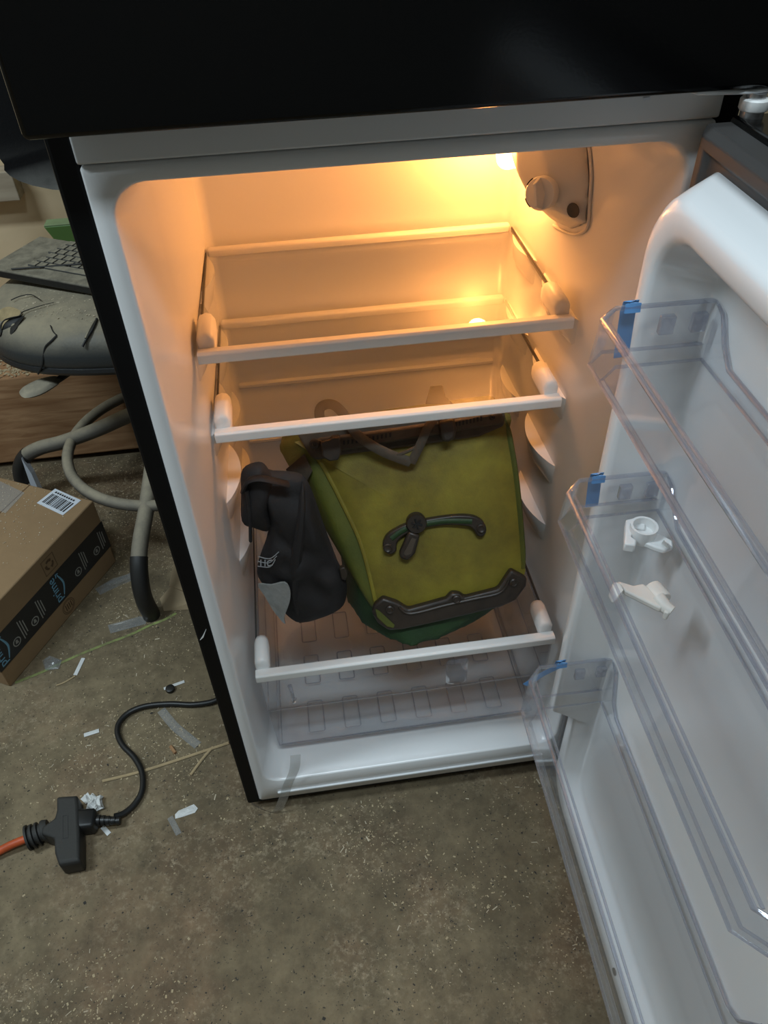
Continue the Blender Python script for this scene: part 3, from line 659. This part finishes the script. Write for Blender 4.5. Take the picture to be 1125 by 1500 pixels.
for s in (.155, .312):
    v, f = text_mesh('prime', .026)
    obj('brand_word', ([F_(s + p.y, (t0 + t1) / 2 + p.x, .0011 + p.z) for p in v], f), M['tape_blue'], tp, smooth=False)
    obj('brand_smile', tube(spline([F_(s - .007, t0 + .010, .0011), F_(s - .016, t0 + .035, .0011), F_(s - .009, t0 + .062, .0011)], 6), lambda t: .0010 + .0012 * math.sin(math.pi * t), 6, flat=.3, up=tuple(BNn)), M['tape_blue'], tp)
    obj('brand_smile_tip', tube([F_(s - .012, t0 + .0635, .0011), F_(s - .006, t0 + .0655, .0011), F_(s - .005, t0 + .058, .0011)], .0012, 6, flat=.3, up=tuple(BNn)), M['tape_blue'], tp)
for s in (.025, .085, .215, .265):
    zc = (t0 + t1) / 2
    obj('tape_icon', tube([F_(s + .013 + .0085 * math.cos(k * math.pi / 8), zc - .012 + .0085 * math.sin(k * math.pi / 8), .0011) for k in range(16)], .0012, 6, True, flat=.3, up=tuple(BNn)), M['tape_print'], tp)
    obj('tape_icon', prism([F_(s + .010, zc - .016, .0009), F_(s + .017, zc - .015, .0009), F_(s + .015, zc - .007, .0009), F_(s + .011, zc - .008, .0009)], BNn * .0004), M['tape_print'], tp)
    for k, ln in enumerate((.046, .040, .030)):
        obj('small_print', obox(F_(s - .003 - k * .0055, zc - ln / 2, .0009), -e_s * -.0020, BNn * .0004, up * ln), M['tape_print'], tp, smooth=False)
rc, rz = .150, .142        # recycling mark
obj('print_square', tube([F_(rc - .016, rz - .017, .0003), F_(rc + .016, rz - .017, .0003), F_(rc + .016, rz + .017, .0003), F_(rc - .016, rz + .017, .0003)], .0009, 4, True, flat=.4, up=tuple(BNn)), M['card_dark'], bx)
for k in range(3):
    a = math.radians(90 + 120 * k)
    obj('recycling_arrow', tube(spline([F_(rc - .009 * math.cos(a + da_), rz + .009 * math.sin(a + da_), .0004) for da_ in (-.75, -.2, .3, .7)], 3), lambda t: .0030 - .0012 * t, 6, flat=.15, up=tuple(BNn)), M['card_dark'], bx)
sc_, sz_ = .150, .024
for r in (.0165, .0135):
    obj('stamp_ring', tube([F_(sc_ + r * math.cos(k * math.pi / 12), sz_ + r * math.sin(k * math.pi / 12), .0003) for k in range(24)], .0006, 4, True, flat=.4, up=tuple(BNn)), M['card_dark'], bx)
for k in range(4):
    obj('stamp_bar', obox(F_(sc_ + .008 - k * .005, sz_ - .007, .0002), e_s * .002, BNn * .0004, up * .014), M['card_dark'], bx, smooth=False)
T_ = lambda x, y, h=0.0: fl(x, y, BH + h)
lb = [T_(54, 737, .0002), T_(81, 716, .0002), T_(119, 733, .0002), T_(92, 755, .0002)]
la = obj('shipping_label', prism(lb, up * .0006), M['label'], bx, smooth=False)
lu, lv = lb[1] - lb[0], lb[3] - lb[0]
x_ = .10
while x_ < .9:
    wd = random.choice((.018, .03, .045)); q = lb[0] + lv * x_ + lu * .14 + up * .0007
    obj('barcode_bar', prism([q, q + lv * wd, q + lv * wd + lu * .58, q + lu * .58], up * .0003), M['dark'], la, smooth=False)
    x_ += wd + random.choice((.02, .03, .04))
for k in range(9):
    q = lb[0] + lv * (.12 + .085 * k) + lu * .80 + up * .0007
    obj('label_print', prism([q, q + lv * .055, q + lv * .055 + lu * .09, q + lu * .09], up * .0003), M['dark'], la, smooth=False)
obj('clear_tape', prism([T_(-30, 735, .0003), T_(0, 705, .0003), T_(36, 722, .0003), T_(8, 752, .0003)], up * .0005), M['film'], bx, smooth=False)
obj('lid_seam', obox(BA - e_s * BL + e_d * BD / 2 + up * (BH - .0004), e_s * BL, e_d * .002, up * .0008), M['card_dark'], bx, smooth=False)

# ------------------------------------------------------------------ timber behind, wall batten, green tub
tm = empty('timber_sill', (-.5, 1.07, 0), 'rough brown timber sill running along the wall with sawdust on top', 'timber')
obj('beam', box(-2.5, .9, .955, 1.195, .016, .245), M['timber'], tm, bevel=.004, smooth=False)
obj('gap_shade_skid', box(-2.4, .85, 1.0, 1.18, .0, .017), M['dark'], tm, smooth=False)  # skid added under the beam, coloured black for the shade in the gap
obj('top_plank', box(-2.5, .9, 1.035, 1.195, .245, .292), M['timber'], tm, bevel=.003, smooth=False)
sd_v, sd_f = [], []
for i in range(1500):
    x, y = random.uniform(-1.3, -.3), random.uniform(.957, 1.035); s = random.uniform(.002, .006); k = len(sd_v); a = random.random() * 6.3
    for dx, dy, dz in ((-s, -s * .5, 0), (s, -s * .4, .0005), (s, s * .5, .002), (-s, s * .4, .001)):
        sd_v.append((x + dx * math.cos(a) - dy * math.sin(a), min(1.034, max(.956, y + dx * math.sin(a) + dy * math.cos(a))), .2455 + dz))
    sd_f.append((k, k + 1, k + 2, k + 3))
tag(obj('sawdust_layer', (sd_v, sd_f), M['chip'], tm, smooth=False), kind='stuff')
tag(obj('wall_batten', box(-1.1, -.648, 1.155, 1.2, .552, .612), M['block'], bevel=.002, smooth=False), 'pale wooden batten fixed to the plywood wall behind the stool', 'batten')
g0 = on_axis(65, 330, 1, 1.10)
gx, gzt = g0.x, g0.z
gt = empty('green_board', (gx + .15, 1.10, .292), 'green painted board with a paler top edge standing behind the keyboard', 'board')
obj('face', prism([(gx + .10, 1.09, .292), (gx + .30, 1.09, .292), (gx + .30, 1.09, gzt), (gx, 1.09, gzt)], (0, .035, 0)), M['greenbox'], gt, bevel=.002)
obj('top_edge', box(gx + .001, gx + .299, 1.091, 1.124, gzt, gzt + .003), mat('pale_green', (.30, .40, .20), .7, var=.3), gt, bevel=.001)

# ------------------------------------------------------------------ stool with torn seat
SCx, SCy = -.392, .775
st = empty('shop_stool', (SCx, SCy, 0), 'tall shop stool with a torn dusty black vinyl seat and tubular foot ring', 'stool')
def seat_ring(r, z, n=56):
    out = []
    for k in range(n):
        a = 2 * math.pi * k / n; rr = r * (1 + .04 * math.cos(2 * a) + .012 * math.sin(5 * a))
        out.append(Vector((SCx + rr * 1.16 * math.cos(a), SCy + rr * .92 * math.sin(a), z + .004 * math.sin(3 * a + 1) * (r / .22))))
    return out
seat = obj('seat', loft([seat_ring(.150, .447), seat_ring(.205, .450), seat_ring(.219, .457), seat_ring(.224, .470), seat_ring(.222, .490), seat_ring(.213, .508), seat_ring(.196, .521), seat_ring(.160, .530), seat_ring(.10, .534), seat_ring(.04, .535)]), M['vinyl'], st, angle=70)
obj('seat_edge', tube(seat_ring(.217, .456), .008, 8, True), M['rubber'], seat)
def on_seat(x, y, h=.0):     # first hit of a pixel with the seat's top half, by height steps
    z = .536
    while z > .452:
        p = fl(x, y, z); r = math.hypot((p.x - SCx) / 1.16, (p.y - SCy) / .92)
        zs = .452 if r > .226 else (.535 - .0055 * (r / .16) ** 2 if r < .16 else (.530 - (r - .16) / .036 * .009 if r < .196 else (.521 - (r - .196) / .017 * .013 if r < .213 else .508 - (r - .213) / .011 * .038))) + .004
        if z <= zs: return p + Vector((0, -.3, .95)).normalized() * h
        z -= .001
    return fl(x, y, .456)
fm = spline([on_seat(x, y, .0015) for x, y in ((0, 455), (14, 450), (30, 456), (27, 464), (12, 470), (4, 480), (1, 492), (-12, 495), (-14, 468))], 3, True)
obj('exposed_foam', pillow(fm, (0, -.3, .95), .004, 5, .6, .003, 5), M['foam'], seat)
obj('exposed_foam', pillow(spline([on_seat(x, y, .001) for x, y in ((-4, 500), (6, 498), (12, 506), (9, 513), (-3, 512))], 3, True), (0, -.5, .85), .003, 4, .6), M['foam'], seat)
obj('tear_hole', pillow(spline([on_seat(x, y, .0006) for x, y in ((1, 490), (3, 480), (10, 472), (24, 466), (36, 463), (30, 472), (22, 484), (13, 494), (6, 499))], 3, True), (-.2, -.4, .85), .0015, 4, .6), M['dark'], seat)
obj('torn_flap', tube(spline([on_seat(x, y, .002) for x, y in ((-8, 497), (3, 492), (2, 480), (8, 471), (18, 467), (30, 464), (34, 458), (60, 449), (80, 444))], 5), lambda t: .0042 - .0034 * t, 8, flat=.5), M['vinyl_dark'], seat)
for ln, r in ((((83, 492), (75, 500), (67, 508), (64, 520), (62, 535), (56, 548)), .0017), (((74, 477), (78, 486), (83, 491)), .0010), (((142, 467), (136, 482), (128, 495), (121, 508)), .0022), (((16, 440), (30, 434), (46, 432), (60, 440)), .0009)):
    obj('crack', tube(spline([on_seat(x, y, .0004) for x, y in ln], 5), r, 6), M['dark'], seat)
obj('torn_edge', tube(spline([on_seat(x, y, .002) for x, y in ((140, 470), (133, 482), (126, 497))], 4), .0024, 6), M['vinyl'], seat)
lv0, lv1 = fl(42, 572, .42), fl(92, 555, .435)
obj('lever_paddle', pillow(spline([fl(x, y, .42) for x, y in ((28, 574), (38, 566), (60, 556), (85, 551), (92, 556), (78, 567), (58, 578), (36, 583))], 3, True), (0, -.2, 1), .008, 5), M['tube'], st)
obj('lever_rod', tube([fl(84, 557, .42), Vector((SCx - .02, SCy - .02, .435))], .006, 8), M['tube_black'], st)
obj('column', lathe((SCx, SCy, .20), (0, 0, 1), [(.030, 0), (.030, .10), (.018, .105), (.018, .22), (.07, .235), (.075, .25)], 20), M['tube_black'], st)
RZ, RR, RCx, RCy = .172, .213, -.388, .768
obj('foot_ring', tube([(RCx + RR * math.cos(2 * math.pi * k / 60), RCy + RR * math.sin(2 * math.pi * k / 60), RZ) for k in range(60)], .0115, 12, True), M['tube'], st)
for ang in range(4):
    a = math.radians(-98 + 90 * ang) ; c, s = math.cos(a), math.sin(a)
    pts = [(.350, .013), (.356, .05), (.350, .09), (.325, .128), (.285, .150), (.23, .165), (.15, .195), (.06, .235), (.0, .25)]
    P3 = spline([(SCx + r * c, SCy + r * s, z) for r, z in pts], 5)
    lg = obj('leg', tube(P3, .0155, 12), M['tube'], st)
    obj('leg_tip', tube([Vector((SCx + .350 * c, SCy + .350 * s, .0))] + P3[:17], .0168, 12), M['tube_black'], lg)
# backrest
rings = []
for i in range(37):
    t = i / 36; z = .652 + .34 * t; hw = .175 * (max(0.0001, 1 - (2 * t - 1) ** 4)) ** .35 if t not in (0, 1) else .075
    if t < .16: hw = .175 * math.sqrt(max(.03, 1 - ((.16 - t) / .16) ** 2)) * .95
    ring = []
    for side in (1, -1):
        for k in range(13):
            u = -1 + 2 * k / 12; u = u if side > 0 else -u
            y = .985 - .10 * u * u + side * -.021 * math.sqrt(max(.02, 1 - u ** 4)) + .03 * t
            ring.append(Vector((-.408 + hw * u, y, z)))
    rings.append(ring)
obj('backrest', loft(rings), M['vinyl_dark'], st, angle=60)
obj('back_post', tube(spline([(SCx, SCy + .05, .44), (-.40, .955, .45), (-.405, 1.02, .55), (-.406, 1.025, .80)], 6), .013, 8, flat=.5), M['tube_black'], st)

def chips(name, parent, n, fn, smin=.0006, smax=.0018, m='chip2'):
    V, F = [], []
    for i in range(n):
        p = fn(); s = random.uniform(smin, smax); a = random.random() * 6.283; c, q = math.cos(a), math.sin(a); k = len(V); w2 = s * random.uniform(.3, .8)
        for dx, dy, dz in ((-s, -w2, 0), (s, -w2, .0003), (s, w2, .0007), (-s, w2, .0004)):
            V.append((p[0] + dx * c - dy * q, p[1] + dx * q + dy * c, p[2] + dz))
        F.append((k, k + 1, k + 2, k + 3))
    return tag(obj(name, (V, F), M[m], parent, smooth=False), kind='stuff')
def seat_spot():
    r, a = .17 * math.sqrt(random.random()), random.random() * 6.283
    return (SCx + r * 1.16 * math.cos(a), SCy + r * .92 * math.sin(a), .5352 - .0055 * (r / .16) ** 2 + .004 * math.sin(3 * a + 1) * (r / .22) + .0006)
chips('sawdust_specks', seat, 900, seat_spot)
chips('sawdust_specks', bx, 900, lambda: tuple(L0 + e_s * (BL * random.random()) + e_d * (BD * random.random() ** .6) + up * (BH + .0006)), .0005, .0014)
# keyboard lying on the seat
kc0 = fl(-10, 397, .551); kdir = (fl(130, 421, .553) - fl(0, 397, .553)); kdir.z = 0; kdir.normalize(); kdep = Vector((-kdir.y, kdir.x, 0))
kb = empty('computer_keyboard', kc0 + kdir * .2 + kdep * .07, 'dusty black computer keyboard lying on the torn seat', 'keyboard')
kn = up; KL, KW = .405, .145
KO = Vector((kc0.x, kc0.y, .5395)) - kdir * .015
obj('case', prism([KO, KO + kdir * KL, KO + kdir * KL + kdep * KW, KO + kdep * KW], up * .016), M['keybase'], kb, bevel=.003)
kme = None
for r in range(6):
    for c in range(19):
        if r == 0 and 2 <= c <= 7: continue
        q = KO + kdir * (.070 + c * .0192 + (.005 * (r % 3))) + kdep * (.030 + r * .0185) + up * .0158
        if (q - KO).dot(kdir) > KL - .02: continue
        if kme is None:
            e1_, e2_ = kdir * .0172, kdep * .0165
            base = [e1_ * a + e2_ * b for a, b in ((0, 0), (1, 0), (1, 1), (0, 1))]
            tp_ = [e1_ * a + e2_ * b + up * .0038 for a, b in ((.06, .06), (.94, .06), (.94, .94), (.06, .94))]
            v, f = loft([base, tp_]); kme = bpy.data.meshes.new('key'); kme.from_pydata(v, [], f); kme.materials.append(M['keys'])
        put('key', kme, kb, q)
q = KO + kdir * .1085 + kdep * .030 + up * .0158
obj('space_bar', prism([q, q + kdir * .117, q + kdir * .117 + kdep * .0165, q + kdep * .0165], up * .0038), M['keys'], kb, bevel=.0012)
tag(obj('wire_offcut', tube([KO + kdir * .055 + kdep * .006 + up * .0185, KO + kdir * .20 + kdep * .075 + up * .0225], .0016, 6), M['rubber_dusty']), 'thin black wire offcut lying across the dusty keyboard', 'wire')

# ------------------------------------------------------------------ litter on the floor
def strip(name, pts, label, cat, m, w, h=.0012, group=None, flat=.18, lift=.0012):
    P3 = spline([fl(x, y, lift) for x, y in pts], 4) if len(pts) > 2 else [fl(x, y, lift) for x, y in pts]
    return tag(obj(name, tube(P3, w, 6, flat=flat, up=(0, 0, 1)), M[m]), label, cat, group)
strip('paper_strip', [(122, 964), (110, 989)], 'white paper strip between the parcel box and the black cap', 'paper', 'paper', .0036)
strip('paper_strip', [(240, 1009), (270, 998)], 'white paper strip lying beside the small black cap', 'paper', 'paper', .003)
strip('paper_strip', [(123, 1077), (145, 1070)], 'short white strip inside the bend of the power cord', 'paper', 'paper', .0038)
strip('paper_strip', [(249, 1197), (262, 1222)], 'narrow translucent strip next to the torn white paper', 'paper', 'film', .0045)
strip('paper_strip', [(150, 1211), (160, 1222)], 'small white sliver under the plug of the power cord', 'paper', 'paper', .0035)
strip('wood_sliver', [(150, 1144), (210, 1129), (290, 1103), (335, 1088)], 'long pale wood sliver passing under the power cord', 'wood sliver', 'sliver', .0026, flat=.6, lift=.0018)
strip('wood_sliver', [(279, 1135), (296, 1112), (312, 1094)], 'short pale wood sliver near the refrigerator edge', 'wood sliver', 'sliver', .0024, flat=.6, lift=.0018)
strip('wood_sliver', [(82, 1004), (95, 999), (110, 990)], 'thin bent wood sliver touching a paper strip', 'wood sliver', 'sliver', .0015, flat=.6)
strip('wood_sliver', [(250, 1093), (257, 1103)], 'tiny brown wood peg near the clear strip', 'wood sliver', 'timber', .003, flat=.9, lift=.003)
strip('plastic_strip', [(236, 1040), (255, 1063), (275, 1080), (290, 1092)], 'clear bent plastic strip beside the power cord', 'plastic', 'film', .0075, flat=.12)
def crumple(vf, amt, seed):
    rnd = random.Random(seed); v, f = vf
    return [Vector(p) + Vector((rnd.uniform(-1, 1) * amt * .6, rnd.uniform(-1, 1) * amt * .6, rnd.uniform(-.4, 1) * amt)) for p in v], f
def sheet(name, px, label, cat, m, th=.0012, lift=.0006, bump=.004, seed=0):
    P3 = [fl(x, y, lift) for x, y in px]
    return tag(obj(name, crumple(pillow(P3, (0, 0, 1), bump * .6, 4, .0, bump * .8, seed, 90), bump * .3, seed), M[m], smooth=False), label, cat)
sheet('torn_paper', [(256, 1193), (262, 1188), (284, 1178), (290, 1184), (286, 1190), (270, 1196), (257, 1199)], 'torn white paper scrap in front of the wood slivers', 'paper', 'paper', bump=.003, seed=2)
sheet('plastic_wrapper', [(140, 862), (165, 850), (196, 838), (197, 848), (175, 857), (148, 870)], 'shiny crumpled plastic wrapper between the box and stool leg', 'wrapper', 'film', bump=.010, seed=4)
sheet('plastic_strip', [(158, 916), (205, 903), (213, 905), (214, 914), (162, 928)], 'flat grey translucent plastic strip at the stool leg', 'plastic', 'film', bump=.002, seed=5)
sheet('film_scrap', [(62, 968), (72, 962), (90, 968), (86, 980), (66, 982)], 'crumpled clear film scrap on the green line', 'film', 'film', bump=.008, seed=6)
tsu = empty('crumpled_tissue', fl(134, 1180), 'crumpled white tissue behind the black socket block', 'tissue')
obj('wad', crumple(pillow([fl(x, y, .004) for x, y in ((124, 1166), (130, 1168), (136, 1163), (143, 1169), (151, 1168), (148, 1177), (152, 1185), (144, 1187), (140, 1193), (133, 1187), (127, 1191), (128, 1178))], (0, 0, 1), .010, 5, .2, .006, 9, 130), .0038, 3), M['paper'], tsu, smooth=False)
obj('corner_flap', prism([fl(118, 1171, .003), fl(129, 1161, .012), fl(134, 1170, .010), (fl(126, 1178, .006))], up * .0012), M['paper'], tsu)
tag(obj('rubber_cap', lathe(fl(250, 1011), (0, 0, 1), [(.0075, 0), (.0082, .002), (.0078, .007), (.006, .0078), (.0004, .0076)], 18), M['rubber']), 'small round black rubber cap on the concrete', 'cap')
kp = empty('kraft_paper', fl(258, 880), 'folded brown kraft paper wedged beside the refrigerator', 'paper')
obj('sheet', hull([fl(x, y, z) for x, y, z in ((234, 877, .001), (252, 856, .03), (280, 862, .03), (285, 880, .001), (240, 895, .001), (238, 884, .006), (276, 884, .012), (276, 893, .001))]), M['kraft'], kp, angle=20)
obj('fold', hull([fl(x, y, z) for x, y, z in ((247, 858, .028), (254, 826, .035), (275, 830, .035), (276, 868, .028), (262, 866, .022))]), M['kraft'], kp, angle=20)
tag(obj('envelope_corner', prism([on_axis(31, 671, 1, .80), on_axis(46, 694, 1, .80), Vector((on_axis(46, 694, 1, .80).x, .80, 0)), Vector((on_axis(31, 671, 1, .80).x - .01, .80, 0))], (.004, .012, 0)), M['label'], smooth=False), 'white folded paper standing up behind the parcel box', 'paper')
strip('green_tape', [(22, 1000), (60, 985), (100, 966), (150, 945), (190, 930), (217, 917), (240, 908), (258, 898)], 'thin green tape line on the floor by the box', 'tape', 'greenline', .0028, flat=.06, lift=.0006)
tw = empty('packing_tape', fl(400, 1170), 'clear packing tape strip hanging from the refrigerator sill to the floor', 'tape')
obj('strip', tube(spline([on_axis(433, 1106, 1, -.004), on_axis(431, 1128, 1, -.0075), on_axis(422, 1148, 1, -.009), on_axis(414, 1172, 1, -.012), fl(404, 1189, .004), fl(385, 1185, .002), fl(366, 1174, .002)], 5), .0075, 8, flat=.05, up=(0, 1, .4)), M['film'], tw)
tag(obj('sticker_tab', prism([on_axis(942, 143, 1, -.0075), on_axis(952, 141.5, 1, -.0075), on_axis(952, 145, 1, -.0075), on_axis(943, 147, 1, -.0075)], (0, -.001, 0)), M['label'], smooth=False), 'tiny white sticker tab under the freezer door', 'sticker')

# sawdust and crumbs all over the concrete
def litter(name, n, m, smin, smax, asp, label, dens, thick=.0006):
    V, F = [], []; tries = 0
    while len(F) < n and tries < n * 30:
        tries += 1
        x, y = random.uniform(-1.25, .95), random.uniform(-.75, .955)
        if random.random() > dens(x, y): continue
        if -.262 < x < .267 and -.01 < y < .535: continue
        bs, bd = (Vector((x, y, 0)) - L0).dot(e_s), (Vector((x, y, 0)) - L0).dot(e_d)
        if -.003 < bs < BL + .003 and -.003 < bd < BD + .003: continue
        if -.60 < x < -.46 and -.06 < y < .06: continue
        s = random.uniform(smin, smax) * (1 if random.random() < .85 else 1.7); wv = s * random.uniform(*asp); a = random.random() * 6.283; c, q = math.cos(a), math.sin(a)
        k = len(V); h = random.uniform(.2, 1) * s * .35
        for dx, dy, dz in ((-s, -wv, 0), (s, -wv, h * .4), (s * .9, wv, h), (-s * .9, wv, h * .3)):
            V.append((x + dx * c - dy * q, y + dx * q + dy * c, .0004 + dz))
        F.append((k, k + 1, k + 2, k + 3))
    return tag(obj(name, (V, F), m, smooth=False), label, 'sawdust' if m is not M['crumb'] else 'crumbs', None, 'stuff')
def dn(x, y):
    p = noise.fractal(Vector((x * 5, y * 5, 1.3)), 1.0, 2.0, 4)
    a = .035 + max(0, p) ** 1.4 * 1.7
    if y > .55 and x < -.3: a += .9
    if x < -.35 and y > 0: a += .15
    return min(1, a)
litter('sawdust', 26000, M['chip'], .0004, .0013, (.25, .7), 'tan sawdust scattered over the concrete floor', dn)
litter('wood_shavings', 2600, M['chip2'], .0007, .0030, (.08, .25), 'pale curled wood shavings scattered over the concrete floor', lambda x, y: dn(x, y) * .8)
litter('dark_crumbs', 1800, M['crumb'], .0005, .0015, (.4, .9), 'dark crumbs scattered over the concrete floor', lambda x, y: .35 + .6 * dn(x, y))
